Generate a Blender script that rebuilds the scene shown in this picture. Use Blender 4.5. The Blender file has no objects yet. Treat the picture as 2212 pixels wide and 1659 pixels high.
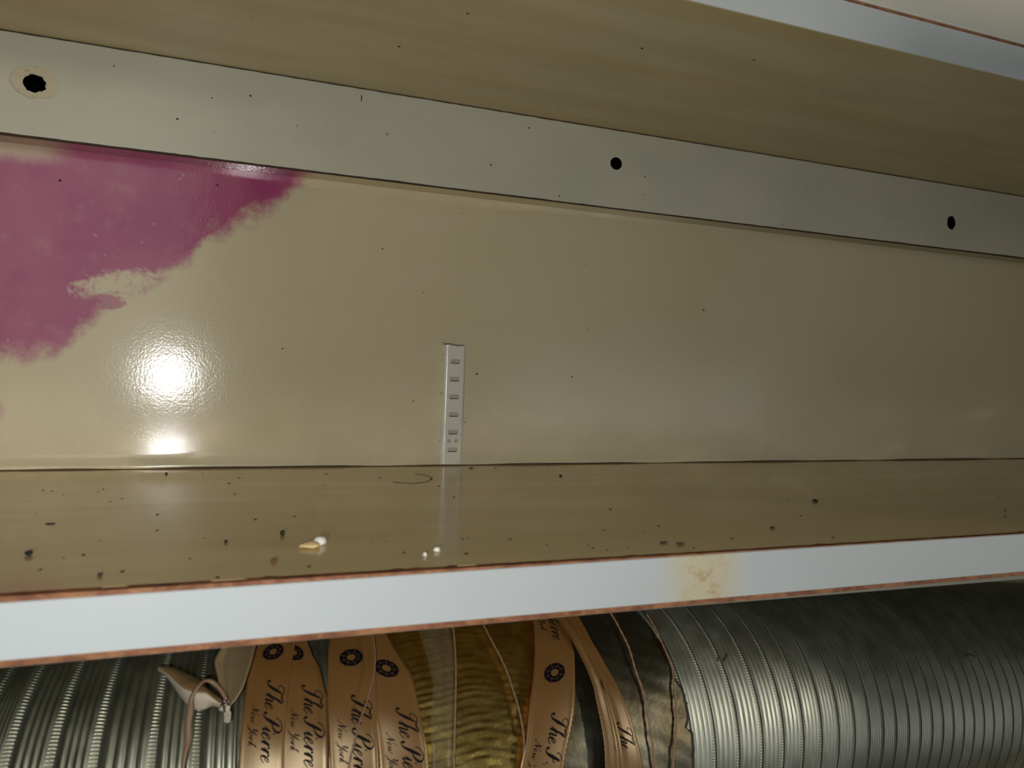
import bpy, bmesh, math, random
from mathutils import Vector, Matrix

C = bpy.context.scene.collection
SC = bpy.context.scene
R = math.radians

# ------------------------------------------------------------------ camera
# world axes: X right along the cabinet back, Y into the cabinet, Z up; the shelf top is Z = 0
YAW, PIT, ROL, DIST, HGT = 0.3776, -0.0187, 0.0356, 0.5508, 0.0711
fw = Vector((math.sin(YAW) * math.cos(PIT), math.cos(YAW) * math.cos(PIT), math.sin(PIT)))
r0 = Vector((math.cos(YAW), -math.sin(YAW), 0)); u0 = r0.cross(fw)
rr = r0 * math.cos(ROL) + u0 * math.sin(ROL); uu = -r0 * math.sin(ROL) + u0 * math.cos(ROL)
cam = bpy.data.cameras.new('camera'); co = bpy.data.objects.new('camera', cam); C.objects.link(co)
m = Matrix((rr, uu, -fw)).transposed().to_4x4(); m.translation = Vector((0, -DIST, HGT)); co.matrix_world = m
cam.sensor_width = 36.0; cam.lens = 1720.0 * 36.0 / 2212.0
cam.clip_start = 0.01; cam.clip_end = 50
cam.dof.use_dof = True; cam.dof.focus_distance = 0.50; cam.dof.aperture_fstop = 16.0
SC.camera = co

# ------------------------------------------------------------------ world, lights, exposure
SC.view_settings.view_transform = 'Standard'; SC.view_settings.look = 'None'
SC.view_settings.gamma = 1.0; SC.view_settings.use_curve_mapping = False
SC.view_settings.exposure = 0.0
w = bpy.data.worlds.new('room_light'); SC.world = w; w.use_nodes = True
w.node_tree.nodes['Background'].inputs[0].default_value = (0.80, 0.92, 1.0, 1)
w.node_tree.nodes['Background'].inputs[1].default_value = 0.005

def light(name, kind, loc, power, color, size, target=None):
    d = bpy.data.lights.new(name, kind); d.energy = power; d.color = color
    if kind == 'AREA': d.shape = 'DISK'; d.size = size
    else: d.shadow_soft_size = size
    o = bpy.data.objects.new(name, d); C.objects.link(o); o.location = loc
    if target is not None:
        o.rotation_euler = (Vector(target) - Vector(loc)).to_track_quat('-Z', 'Y').to_euler()
    return o
# the small flash of the camera, just left of and below the lens
light('camera_flash', 'POINT', (-0.033, -0.5508, 0.048), 2.30, (1.0, 1.0, 0.965), 0.0030)
# a window on the far side of the room, behind the camera and to its left
win = light('room_window', 'AREA', (-0.37, -2.5, 0.32), 4.0, (0.96, 0.99, 0.95), 1.0, (-0.37, 0.0, 0.32))
win.data.shape = 'RECTANGLE'; win.data.size = 0.76; win.data.size_y = 1.36
# the bright kitchen counter side of the room, low down behind the camera and to its right
win2 = light('kitchen_daylight', 'AREA', (2.6, -2.5, -0.46), 6.6, (0.93, 0.98, 1.0), 1.0, (2.6, 0.0, -0.46))
win2.data.shape = 'RECTANGLE'; win2.data.size = 2.8; win2.data.size_y = 1.15
SC.cycles.blur_glossy = 0.0; SC.cycles.sample_clamp_indirect = 0.0
# a warm kitchen lamp far off to the right; an added unseen panel shades all but the left end from it
light('kitchen_lamp', 'POINT', (3.46, -2.24, 0.455), 125.0, (1.0, 0.93, 0.80), 0.11)

# ------------------------------------------------------------------ material helpers
def mat(name, col, rough=0.5, metal=0.0, spec=0.5):
    ma = bpy.data.materials.new(name); ma.use_nodes = True
    p = ma.node_tree.nodes['Principled BSDF']
    p.inputs['Base Color'].default_value = (*col, 1); p.inputs['Roughness'].default_value = rough
    p.inputs['Metallic'].default_value = metal; p.inputs['Specular IOR Level'].default_value = spec
    return ma
class NT:
    def __init__(s, ma):
        s.t = ma.node_tree; s.p = s.t.nodes['Principled BSDF']; s.L = s.t.links.new
        s.co = s.t.nodes.new('ShaderNodeTexCoord').outputs['Object']
    def n(s, k): return s.t.nodes.new(k)
    def put(s, sock, v):
        if hasattr(v, 'links') or isinstance(v, bpy.types.NodeSocket): s.L(v, sock)
        else: sock.default_value = v
    def math(s, op, a, b=0.0, c=None, clamp=False):
        n = s.n('ShaderNodeMath'); n.operation = op; n.use_clamp = clamp
        s.put(n.inputs[0], a); s.put(n.inputs[1], b)
        if c is not None: s.put(n.inputs[2], c)
        return n.outputs[0]
    def scale(s, vec, sc):
        n = s.n('ShaderNodeVectorMath'); n.operation = 'MULTIPLY'; s.put(n.inputs[0], vec); n.inputs[1].default_value = sc
        return n.outputs[0]
    def noise(s, scale, detail=3, rough=0.5, vec=None):
        n = s.n('ShaderNodeTexNoise'); n.inputs['Scale'].default_value = scale
        n.inputs['Detail'].default_value = detail; n.inputs['Roughness'].default_value = rough
        s.L(vec if vec is not None else s.co, n.inputs['Vector'])
        return n.outputs['Fac']
    def step(s, v, lo, hi, a=0.0, b=1.0):
        n = s.n('ShaderNodeMapRange'); n.interpolation_type = 'SMOOTHSTEP'; s.put(n.inputs[0], v)
        for i, q in enumerate((lo, hi, a, b)): s.put(n.inputs[i + 1], q)
        return n.outputs[0]
    def mix(s, f, a, b):
        n = s.n('ShaderNodeMix'); n.data_type = 'RGBA'; s.put(n.inputs[0], f)
        s.put(n.inputs[6], a if not isinstance(a, tuple) else (*a, 1)); s.put(n.inputs[7], b if not isinstance(b, tuple) else (*b, 1))
        return n.outputs[2]
    def xyz(s):
        n = s.n('ShaderNodeSeparateXYZ'); s.L(s.co, n.inputs[0]); return n.outputs
    def bump(s, h, dist, strength=1.0):
        n = s.n('ShaderNodeBump'); n.inputs['Strength'].default_value = strength; n.inputs['Distance'].default_value = dist
        s.L(h, n.inputs['Height']); s.L(n.outputs[0], s.p.inputs['Normal'])
    def base(s, c): s.L(c, s.p.inputs['Base Color'])

WALLC = (0.67, 0.595, 0.395)
# --- painted back wall: cream gloss with a magenta stain in the corner
M_wall = mat('cream_gloss_paint', WALLC, 0.13, 0, 0.5); k = NT(M_wall)
x, y, z = k.xyz()
fc = k.n('ShaderNodeFloatCurve'); cu = fc.mapping.curves[0]
X0, X1, Z1 = -0.13, 0.10, 0.25
pts = [(-.13, .064), (-.108, .066), (-.090, .069), (-.078, .073), (-.067, .083), (-.058, .095), (-.050, .104), (-.040, .111), (-.027, .119), (-.0085, .132), (.0022, .145), (.018, .156), (.036, .166), (.050, .179), (.0645, .194), (.10, .235)]
P2 = [((a - X0) / (X1 - X0), b / Z1) for a, b in pts]
cu.points[0].location = P2[0]; cu.points[1].location = P2[-1]
for q in P2[1:-1]: cu.points.new(*q)
fc.mapping.update()
k.put(fc.inputs['Value'], k.math('DIVIDE', k.math('SUBTRACT', x, X0), X1 - X0))
zb = k.math('MULTIPLY', fc.outputs[0], Z1)
n1 = k.noise(55, 5, 0.62); n2 = k.noise(18, 3, 0.55); n3 = k.noise(240, 4, 0.6)
d = k.math('SUBTRACT', z, zb)
d = k.math('ADD', d, k.math('MULTIPLY', k.math('SUBTRACT', n1, 0.5), 0.034))
d = k.math('ADD', d, k.math('MULTIPLY', k.math('SUBTRACT', n3, 0.5), 0.010))
edge = k.step(d, -0.0075, 0.0095)
edge = k.math('MULTIPLY', edge, k.step(x, 0.078, 0.066))
# a pale notch biting into the stain's lower edge
nx_ = k.math('DIVIDE', k.math('ADD', x, 0.047), 0.021)
nz_ = k.math('DIVIDE', k.math('SUBTRACT', k.math('SUBTRACT', z, 0.1155), k.math('MULTIPLY', k.math('ADD', x, 0.047), 0.22)), 0.0068)
ne = k.math('ADD', k.math('ADD', k.math('MULTIPLY', nx_, nx_), k.math('MULTIPLY', nz_, nz_)), k.math('MULTIPLY', k.math('SUBTRACT', n3, .5), 4.5))
tail = k.math('MULTIPLY', k.step(k.math('ADD', k.math('MULTIPLY', k.math('DIVIDE', k.math('ADD', x, .054), .013), k.math('DIVIDE', k.math('ADD', x, .054), .013)), k.math('ADD', k.math('MULTIPLY', k.math('DIVIDE', k.math('SUBTRACT', z, .1035), .0052), k.math('DIVIDE', k.math('SUBTRACT', z, .1035), .0052)), k.math('MULTIPLY', k.math('SUBTRACT', n3, .5), 1.6))), 1.15, .55), .8)
edge = k.math('MAXIMUM', k.math('MULTIPLY', edge, k.step(ne, 0.1, 1.9)), tail)
# a paler corner under the rail at far left
pale = k.math('MULTIPLY', k.step(k.math('ADD', z, k.math('MULTIPLY', n1, 0.012)), 0.186, 0.199), k.step(x, -0.068, -0.094))
edge = k.math('MULTIPLY', edge, k.math('SUBTRACT', 1.0, k.math('MULTIPLY', pale, 0.75)))
# small second spot lower down at the left
dx = k.math('ADD', x, 0.1125); dz = k.math('SUBTRACT', z, 0.035)
rad = k.math('SQRT', k.math('ADD', k.math('MULTIPLY', dx, dx), k.math('MULTIPLY', dz, dz)))
spot = k.step(k.math('ADD', rad, k.math('MULTIPLY', n1, 0.006)), 0.013, 0.005)
edge = k.math('MAXIMUM', edge, k.math('MULTIPLY', spot, 0.5))
pink = k.mix(k.step(n2, 0.36, 0.66), (0.39, 0.062, 0.18), (0.46, 0.115, 0.215))
pink = k.mix(k.math('MULTIPLY', k.step(n1, 0.52, 0.75), 0.35), pink, (0.53, 0.29, 0.29))
vo = k.n('ShaderNodeTexVoronoi'); vo.inputs['Scale'].default_value = 130; k.L(k.co, vo.inputs['Vector'])
dots = k.math('MULTIPLY', k.step(vo.outputs['Distance'], 0.16, 0.08), k.step(k.noise(30, 2), 0.50, 0.60))
pink = k.mix(k.math('MULTIPLY', dots, 0.55), pink, (0.62, 0.36, 0.36))
mott = k.mix(k.step(k.noise(7, 3), 0.3, 0.7), (WALLC[0] * .97, WALLC[1] * .965, WALLC[2] * .93), (WALLC[0] * 1.02, WALLC[1] * 1.02, WALLC[2] * 1.05))
k.base(k.mix(edge, mott, pink))
k.bump(k.math('ADD', k.noise(700, 2, 0.5), k.math('MULTIPLY', k.noise(150, 2), 0.9)), 0.000042)
# --- laminates
M_rail = mat('white_rail_laminate', (0.62, 0.61, 0.49), 0.22, 0, 0.4); k = NT(M_rail)
k.base(k.mix(k.step(k.noise(14, 4, .6, k.scale(k.co, (1, 1, 2))), .3, .7), (0.56, 0.55, 0.44), (0.62, 0.60, 0.48)))
k.bump(k.noise(900, 2), 0.00001)
def beige(name, c1, c2, c3, rough, sc):
    ma = mat(name, c1, rough, 0, 0.45); k = NT(ma)
    st = k.noise(9, 5, .6, k.scale(k.co, sc)); st2 = k.noise(5, 4, .6, k.scale(k.co, (sc[0] * .6, sc[1], sc[2])))
    c = k.mix(k.step(st, .30, .70), c1, c2); c = k.mix(k.math('MULTIPLY', k.step(st2, .45, .75), .8), c, c3)
    k.base(c); k.bump(k.noise(400, 3, .6, k.scale(k.co, (.25, 1, 1))), 0.000004); return ma
M_shelf = beige('beige_shelf_laminate', (0.60, 0.455, 0.205), (0.68, 0.54, 0.275), (0.63, 0.465, 0.20), 0.14, (.5, 3, 3))
M_under = beige('stained_underside', (0.55, 0.49, 0.29), (0.65, 0.59, 0.38), (0.58, 0.47, 0.22), 0.42, (.8, 4.5, 4.5))
M_edge = mat('white_edge_band', (0.76, 0.79, 0.80), 0.38, 0, 0.4); k = NT(M_edge)
x, y, z = k.xyz(); nn = k.noise(160, 5, .65); nb = k.noise(60, 3, .6)
xs = k.math('ADD', k.math('SUBTRACT', x, 0.1925), k.math('MULTIPLY', k.math('SUBTRACT', nb, .5), .012))
halo = k.step(k.math('ABSOLUTE', xs), 0.026, 0.004)
halo = k.math('MULTIPLY', halo, k.step(nn, .15, .55, .55, 1.0))
c = k.mix(k.math('MULTIPLY', halo, .80), k.mix(k.noise(40, 3), (0.59, 0.635, 0.645), (0.625, 0.665, 0.675)), (0.70, 0.60, 0.36))
core = k.math('MULTIPLY', k.step(k.math('ABSOLUTE', xs), 0.0135, 0.002), k.step(k.noise(200, 5, .7), .44, .70))
c = k.mix(k.math('MULTIPLY', core, .85), c, (0.50, 0.28, 0.07)); k.base(c)
M_core = mat('brown_hardboard_core', (0.28, 0.10, 0.045), 0.7); k = NT(M_core)
k.base(k.mix(k.step(k.noise(170, 5, .7, k.scale(k.co, (.6, 1, 1))), .35, .68), (0.20, 0.065, 0.028), (0.42, 0.19, 0.085)))
k.bump(k.noise(900, 4), 0.0003)
M_seam = mat('dark_brown_seam', (0.055, 0.028, 0.018), 0.8)
M_void = mat('black_hole', (0.004, 0.004, 0.004), 1.0, 0, 0.0)  # painted black for the unlit depth of the screw holes
M_putty = mat('cream_putty', (0.60, 0.52, 0.34), 0.5); k = NT(M_putty)
k.base(k.mix(k.step(k.noise(420, 4, .7), .60, .70), (0.60, 0.54, 0.38), (0.28, 0.16, 0.06)))
M_std = mat('painted_steel_strip', (0.76, 0.74, 0.64), 0.22, 0, 0.6); k = NT(M_std)
k.bump(k.noise(380, 2), 0.00006)
M_slot = mat('paint_filled_slot', (0.50, 0.47, 0.37), 0.5)
M_grime = mat('dark_grime', (0.05, 0.035, 0.022), 0.8)
M_panel = mat('warm_white_door_laminate', (0.82, 0.78, 0.66), 0.45)
M_uedge = mat('plain_white_edge_band', (0.70, 0.74, 0.72), 0.42, 0, 0.4)
M_bot = mat('shaded_underside_laminate', (0.24, 0.23, 0.18), 0.5)  # pale laminate toned dark for the shade under the shelf
M_caulk = mat('paint_bead', (0.66, 0.59, 0.40), 0.15)
# --- debris
M_black = mat('black_dropping', (0.012, 0.010, 0.009), 0.6)
M_brownc = mat('brown_crumb', (0.13, 0.05, 0.028), 0.8)
M_creamc = mat('cream_flake', (0.75, 0.55, 0.28), 0.6)
M_whitec = mat('white_flake', (0.85, 0.84, 0.78), 0.6)
M_hair = mat('dark_hair', (0.05, 0.03, 0.02), 0.5)
# --- metals, ribbon
def aluminium(name, c1, c2):
    ma = mat(name, c1, 0.46, 1.0); k = NT(ma)
    k.base(k.mix(k.step(k.noise(30, 4, .6), .3, .7), c1, c2))
    k.L(k.step(k.noise(60, 4), .3, .7, .42, .50), k.p.inputs['Roughness'])
    k.bump(k.noise(1.0, 2, .6, k.scale(k.co, (1500, 12, 12))), 0.00014); return ma
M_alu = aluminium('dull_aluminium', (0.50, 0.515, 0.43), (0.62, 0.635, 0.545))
M_alud = aluminium('shaded_aluminium', (0.32, 0.325, 0.24), (0.42, 0.425, 0.33))  # same aluminium, toned darker for the shade on the left duct
M_crev = mat('shaded_grimy_seam', (0.06, 0.06, 0.045), 0.7, 0.3)  # dark tone paints in crevice shade as well as grime
M_gold = mat('gold_foil', (0.62, 0.43, 0.15), 0.30, 1.0); k = NT(M_gold)
k.base(k.mix(k.step(k.noise(120, 4, .6), .35, .65), (0.62, 0.41, 0.10), (0.86, 0.62, 0.20)))
k.bump(k.noise(300, 3, .5, k.scale(k.co, (.6, 1, 1))), 0.0003)
M_grey = mat('grey_brown_foil', (0.24, 0.21, 0.15), 0.45, 1.0); k = NT(M_grey)
k.base(k.mix(k.step(k.noise(35, 4, .6), .35, .65), (0.12, 0.10, 0.058), (0.17, 0.16, 0.12)))
k.bump(k.noise(110, 3, .5), 0.0005)
def ribbon_mat(name, c, rough):
    ma = mat(name, c, rough, 0, 1.0); k = NT(ma); ma.node_tree.nodes['Principled BSDF'].inputs['Specular Tint'].default_value = (1.0, 0.82, 0.54, 1); ma.node_tree.nodes['Principled BSDF'].inputs['IOR'].default_value = 2.1; ma.node_tree.nodes['Principled BSDF'].inputs['Specular IOR Level'].default_value = 0.5
    k.base(k.mix(k.noise(45, 3), tuple(v * .94 for v in c), tuple(min(1, v * 1.05) for v in c)))
    k.bump(k.noise(1600, 2), 0.00002); return ma
M_rib = ribbon_mat('peach_satin', (0.17, 0.078, 0.020), 0.40)
M_ribl = ribbon_mat('pale_satin_back', (0.24, 0.175, 0.095), 0.40)
M_ribt = ribbon_mat('tan_satin', (0.26, 0.165, 0.065), 0.40)
M_ink = mat('black_ink', (0.006, 0.005, 0.006), 0.7, 0, 0.1)
M_navy = mat('navy_ink', (0.003, 0.003, 0.006), 0.8, 0, 0.05)
M_cord = mat('salmon_cord', (0.36, 0.20, 0.11), 0.45); k = NT(M_cord)
k.bump(k.noise(900, 2), 0.0004)
M_string = mat('brown_pink_string', (0.25, 0.15, 0.09), 0.5)
M_fray = mat('frayed_white_threads', (0.50, 0.44, 0.33), 0.6)
M_tape = mat('clear_tape', (0.30, 0.30, 0.20), 0.30); M_tape.node_tree.nodes['Principled BSDF'].inputs['Alpha'].default_value = 0.10

# ------------------------------------------------------------------ mesh helpers
def link(name, verts, faces, mats, parent=None, fm=None, smooth=False):
    me = bpy.data.meshes.new(name); me.from_pydata(verts, [], faces)
    for q in (mats if isinstance(mats, (list, tuple)) else [mats]): me.materials.append(q)
    if fm: me.polygons.foreach_set('material_index', fm)
    if smooth: me.polygons.foreach_set('use_smooth', [True] * len(me.polygons))
    me.update(); o = bpy.data.objects.new(name, me); C.objects.link(o)
    if parent is not None: o.parent = parent
    return o
def bm_obj(name, bm, mats, parent=None, smooth=False):
    me = bpy.data.meshes.new(name); bmesh.ops.recalc_face_normals(bm, faces=bm.faces); bm.to_mesh(me); bm.free()
    for q in (mats if isinstance(mats, (list, tuple)) else [mats]): me.materials.append(q)
    if smooth: me.polygons.foreach_set('use_smooth', [True] * len(me.polygons))
    o = bpy.data.objects.new(name, me); C.objects.link(o)
    if parent is not None: o.parent = parent
    return o
def box(name, x0, x1, y0, y1, z0, z1, ma, parent=None, bevel=0.0):
    bm = bmesh.new(); bmesh.ops.create_cube(bm, size=1.0)
    for v in bm.verts: v.co = Vector((x0 + (v.co.x + .5) * (x1 - x0), y0 + (v.co.y + .5) * (y1 - y0), z0 + (v.co.z + .5) * (z1 - z0)))
    if bevel: bmesh.ops.bevel(bm, geom=bm.edges[:], offset=bevel, segments=2, affect='EDGES', profile=0.5)
    return bm_obj(name, bm, ma, parent)
def thing(name, label, cat, loc=(0, 0, 0), group=None):
    o = bpy.data.objects.new(name, None); C.objects.link(o); o.location = loc; o.empty_display_size = 0.02
    return tag(o, label, cat, group)
def tag(o, label, cat, group=None):
    o['label'] = label; o['category'] = cat
    if group: o['group'] = group
    return o
def struct(o): o['kind'] = 'structure'; return o
def grid(rows, wrap=False):
    """rows: list of equal-length point rows -> verts, faces"""
    n = len(rows[0]); V = [tuple(p) for r_ in rows for p in r_]; F = []
    for i in range(len(rows) - 1):
        for j in range(n if wrap else n - 1):
            j2 = (j + 1) % n; F.append((i * n + j, i * n + j2, (i + 1) * n + j2, (i + 1) * n + j))
    return V, F
def pipe(path, rad, seg=8):
    P = [Vector(p) for p in path]; rows = []
    for i, p in enumerate(P):
        t = (P[min(i + 1, len(P) - 1)] - P[max(i - 1, 0)]).normalized()
        a = t.cross(Vector((0.31, 0.2, 0.93))).normalized(); b = t.cross(a)
        r_ = rad(i / (len(P) - 1)) if callable(rad) else rad
        rows.append([p + (a * math.cos(6.28319 * j / seg) + b * math.sin(6.28319 * j / seg)) * r_ for j in range(seg)])
    V, F = grid(rows, True); F.append(tuple(range(seg))); n = len(V); F.append(tuple(range(n - 1, n - seg - 1, -1)))
    return V, F
def catmull(P, n=8):
    out = []
    for i in range(len(P) - 1):
        a = P[max(i - 1, 0)]; b = P[i]; c = P[i + 1]; d = P[min(i + 2, len(P) - 1)]
        for j in range(n):
            t = j / n
            out.append(tuple(.5 * (2 * b[q] + (c[q] - a[q]) * t + (2 * a[q] - 5 * b[q] + 4 * c[q] - d[q]) * t * t + (3 * b[q] - a[q] - 3 * c[q] + d[q]) * t ** 3) for q in range(len(b))))
    out.append(tuple(P[-1])); return out
def lerp_tab(t, xs, ys):
    if t <= xs[0]: return ys[0]
    for i in range(len(xs) - 1):
        if t <= xs[i + 1]: return ys[i] + (ys[i + 1] - ys[i]) * (t - xs[i]) / (xs[i + 1] - xs[i])
    return ys[-1]
def plate(name, outline, holes, thick, ma, place, parent=None):
    """flat sheet with real holes: 2D curve filled and extruded, then moved by place(x, y, z)"""
    cu = bpy.data.curves.new(name, 'CURVE'); cu.dimensions = '2D'; cu.fill_mode = 'BOTH'; cu.extrude = thick / 2
    for poly in [outline] + holes:
        sp = cu.splines.new('POLY'); sp.points.add(len(poly) - 1); sp.use_cyclic_u = True
        for q, (a, b) in zip(sp.points, poly): q.co = (a, b, 0, 1)
    t = bpy.data.objects.new(name, cu); C.objects.link(t)
    me = bpy.data.meshes.new_from_object(t.evaluated_get(bpy.context.evaluated_depsgraph_get()))
    bpy.data.objects.remove(t); bpy.data.curves.remove(cu)
    for v in me.vertices: v.co = place(*v.co)
    me.materials.clear()
    for q in (ma if isinstance(ma, list) else [ma]): me.materials.append(q)
    bm = bmesh.new(); bm.from_mesh(me); bmesh.ops.recalc_face_normals(bm, faces=bm.faces); bm.to_mesh(me); bm.free()
    o = bpy.data.objects.new(name, me); C.objects.link(o)
    if parent is not None: o.parent = parent
    return o
rnd = random.Random(7)
def ring2(cx, cy, rx, ry, n=28, jag=0.0, rot=0.0):
    out = []
    for i in range(n):
        a = 6.283185 * i / n + rot; q = 1 + (rnd.random() - .5) * 2 * jag
        out.append((cx + rx * q * math.cos(a), cy + ry * q * math.sin(a)))
    return out
def specks(name, items, ma, normal, parent, smin, smax):
    """flat dried specks lying on a surface, one mesh"""
    V = []; F = []
    for p in items:
        s = rnd.uniform(smin, smax); e = rnd.uniform(.5, 1.0); a = rnd.uniform(0, 3.14); b = len(V); n = 8
        for h, q in ((0, 1.0), (1, .6)):
            for i in range(n):
                t = 6.283185 * i / n; u_ = s * q * math.cos(t) * rnd.uniform(.8, 1.15); v_ = s * q * e * math.sin(t)
                uu_ = u_ * math.cos(a) - v_ * math.sin(a); vv_ = u_ * math.sin(a) + v_ * math.cos(a)
                hh = h * s * .35
                if normal == 'y': V.append((p[0] + uu_, p[1] - hh, p[2] + vv_))
                elif normal == 'z': V.append((p[0] + uu_, p[1] + vv_, p[2] + hh))
                else: V.append((p[0] + uu_, p[1] + vv_, p[2] - hh))
        for i in range(n): F.append((b + i, b + (i + 1) % n, b + n + (i + 1) % n, b + n + i))
        F.append(tuple(b + n + i for i in range(n)))
    o = link(name, V, F, ma, parent); o['kind'] = 'stuff'; return o

# ------------------------------------------------------------------ structure: cabinet shell
XL, XR = -0.45, 0.95
RB, RT, RY = 0.1941, 0.2533, -0.019       # rail bottom, rail top, rail face
SD, ED = 0.2819, 0.0195                    # shelf depth, shelf edge height
wall = struct(box('wall_back', XL - .02, XR + .02, 0.0, 0.012, -0.31, 0.60, M_wall))
struct(box('wall_left', XL - .018, XL, -0.30, -0.0002, -0.31, 0.60, M_panel))
struct(box('wall_right', XR, XR + .018, -0.30, -0.0002, -0.31, 0.60, M_panel))
struct(box('floor', XL + .0002, XR - .0002, -0.30, -0.0002, -0.292, -0.274, M_shelf))
struct(box('shadow_blocker_1', XR + .001, XR + .019, -0.62, -0.302, -0.31, 0.312, M_panel))     # added unseen panel at right, shaped to cast the wall's shadow edge
specks('speck', [(0.1746, 0, 0.182), (0.1179, 0, 0.1516), (0.2799, 0, 0.1036), (0.2679, 0, 0.0668), (0.1437, 0, 0.046), (0.1829, 0, 0.0312), (0.0529, 0, 0.0793), (0.1481, 0, 0.1231), (0.4996, 0, 0.0769), (0.3851, 0, 0.1249), (0.2758, 0, 0.1528), (0.1905, 0, 0.0665), (-0.0795, 0, 0.1751), (0.0095, 0, 0.1828)], M_grime, 'y', wall, .0004, .0009)
# paint bead along the foot of the wall, slightly wavy
rows = []
for i in range(141):
    x = XL + .001 + (XR - XL - .002) * i / 140
    wv = .00035 * math.sin(x * 31) + .00025 * math.sin(x * 83 + 1)
    rows.append([(x, -.00005, .0095 + wv), (x, -.00025, .0080 + wv), (x, -.0007, .0062 + wv), (x, -.0015, .0044), (x, -.0024, .0027), (x, -.0030, .0011 + wv * .5), (x, -.0026, .0008 + wv), (x, -.0001, .0009)])
V, F = grid(rows); bead = struct(link('trim_1', V, F, M_caulk, None, None, True))
gap = struct(box('trim_2', XL + .001, XR - .001, -.0018, -.0001, .00002, .0007, M_seam))

# ------------------------------------------------------------------ rail under the upper cabinet
rail = thing('mounting_rail', 'white laminate mounting rail with three screw holes across the top of the back wall', 'rail', (0.25, RY, RB))
pin = rail.location.copy()
def own(o, root):                        # child keeps its world place
    o.parent = root; o.matrix_parent_inverse = Matrix.Translation(root.location).inverted(); return o
h1 = ring2(-0.0908, 0.2255, .0060, .0048, 26, .13); h2 = ring2(0.2887, 0.2281, .0049, .0047, 28); h3 = ring2(0.6359, 0.2187, .0052, .0062, 22, .05)
outl = [(XL + .001, RB), (XR - .001, RB), (XR - .001, RT - .0004), (XL + .001, RT - .0004)]
b = own(plate('rail_board', outl, [h1, h2, h3], .0186, M_rail, lambda a, b_, c: (a, RY + .0094 + c, b_)), rail)
me = b.data; me.materials.append(M_void); me.materials.append(M_wall)
for p in me.polygons:
    c = p.center; n = p.normal
    if abs(n.y) < .5:
        if n.z < -.9 and abs(c.z - RB) < 1e-4: p.material_index = 2
        elif any(abs(c.x - hx) < .009 and abs(c.z - hz) < .009 for hx, hz in ((-.0908, .2255), (.2887, .2281), (.6359, .2187))): p.material_index = 1
for hx, hz in ((-.0908, .2255), (.2887, .2281), (.6359, .2187)):
    ring = ring2(hx, hz, .0085, .0085, 16); V = [(a, -.0006, b_) for a, b_ in ring]
    own(link('hole_backing', V, [tuple(range(16))], M_void), rail)
# dark raw edge along the bottom of the rail face, a little ragged
rows = []
for i in range(401):
    x = XL + .001 + (XR - XL - .002) * i / 400; j = rnd.uniform(0, .00025) + max(0, .5 * math.sin(x * 37) * math.sin(x * 91)) * .0004
    th_ = .00095 - .00025 * math.sin(x * 5)
    rows.append([(x, RY - .00012, RB + th_ + j), (x, RY - .00016, RB - .0001), (x, RY + .0011, RB - .00012)])
V, F = grid(rows); own(link('edge_seam', V, F, M_seam), rail)
rows = []
for i in range(301):
    x = XL + .001 + (XR - XL - .002) * i / 300; j = rnd.uniform(-.0001, .0002)
    rows.append([(x, RY - .00012, RT - .0001), (x, RY - .00014, RT - .00075 - j)])
V, F = grid(rows); own(link('top_seam', V, F, M_seam), rail)
pr = ring2(-.0905, .2262, .0122, .0092, 30, .05); ph = ring2(-.0908, .2255, .0064, .0053, 26, .10)
pr = [(a if a < -.083 else a + (b_ - .2262) * -.15, b_) for a, b_ in pr]
pu = own(plate('putty_patch', pr, [ph], .0005, M_putty, lambda a, b_, c: (a, RY - .0003 + c, b_)), rail)
pu['label'] = 'ring of dried cream putty around the ragged screw hole'
s = specks('speck', [(a, RY - .00005, b_) for a, b_ in [(0.0045, 0.2323), (0.027, 0.2371), (0.0064, 0.2115), (0.0561, 0.2227), (-0.0149, 0.2164), (0.1145, 0.2253), (0.2171, 0.2444), (0.1889, 0.2144), (0.2427, 0.1987), (0.3132, 0.2077), (0.3138, 0.2215), (0.5013, 0.2318), (0.4695, 0.2332), (0.5998, 0.2477), (0.4463, 0.1985), (0.4466, 0.1952), (-0.0503, 0.2423)]], M_grime, 'y', None, .0004, .0008)
own(s, rail)
nk = own(box('nick', .0963, .0970, RY - .0002, RY - .00005, .2448, .2485, M_grime), rail)

# ------------------------------------------------------------------ upper cabinet seen from below
UY = -0.217
up = thing('upper_cabinet', 'upper cabinet with stained beige underside, white front edge and cream front panel', 'cabinet', (0.25, UY / 2, RT))
own(box('bottom_board', XL + .001, XR - .001, UY + .0006, -.0003, RT, RT + .0185, M_under), up)
own(box('edge_band', XL + .001, XR - .001, UY, UY + .0005, RT + .0002, RT + .0193, M_uedge), up)['label'] = 'white edge band on front of bottom board'
own(box('edge_seam', XL + .001, XR - .001, UY + .0002, UY + .004, RT + .0193, RT + .0209, M_core), up)['label'] = 'rust brown seam under the front panel'
own(box('front_panel', XL + .001, XR - .001, UY - .0010, UY + .0145, RT + .0209, RT + .30, M_panel, None, .0006), up)
s = specks('speck', [(a, b_, RT - .00002) for a, b_ in [(0.1028, -0.0978), (0.1249, -0.1554), (0.2272, -0.1573), (0.2923, -0.1717), (0.3629, -0.1495), (0.023, -0.0991), (0.2298, -0.0397), (0.2537, -0.0599)]], M_grime, 'd', None, .0005, .0010); own(s, up)

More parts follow.
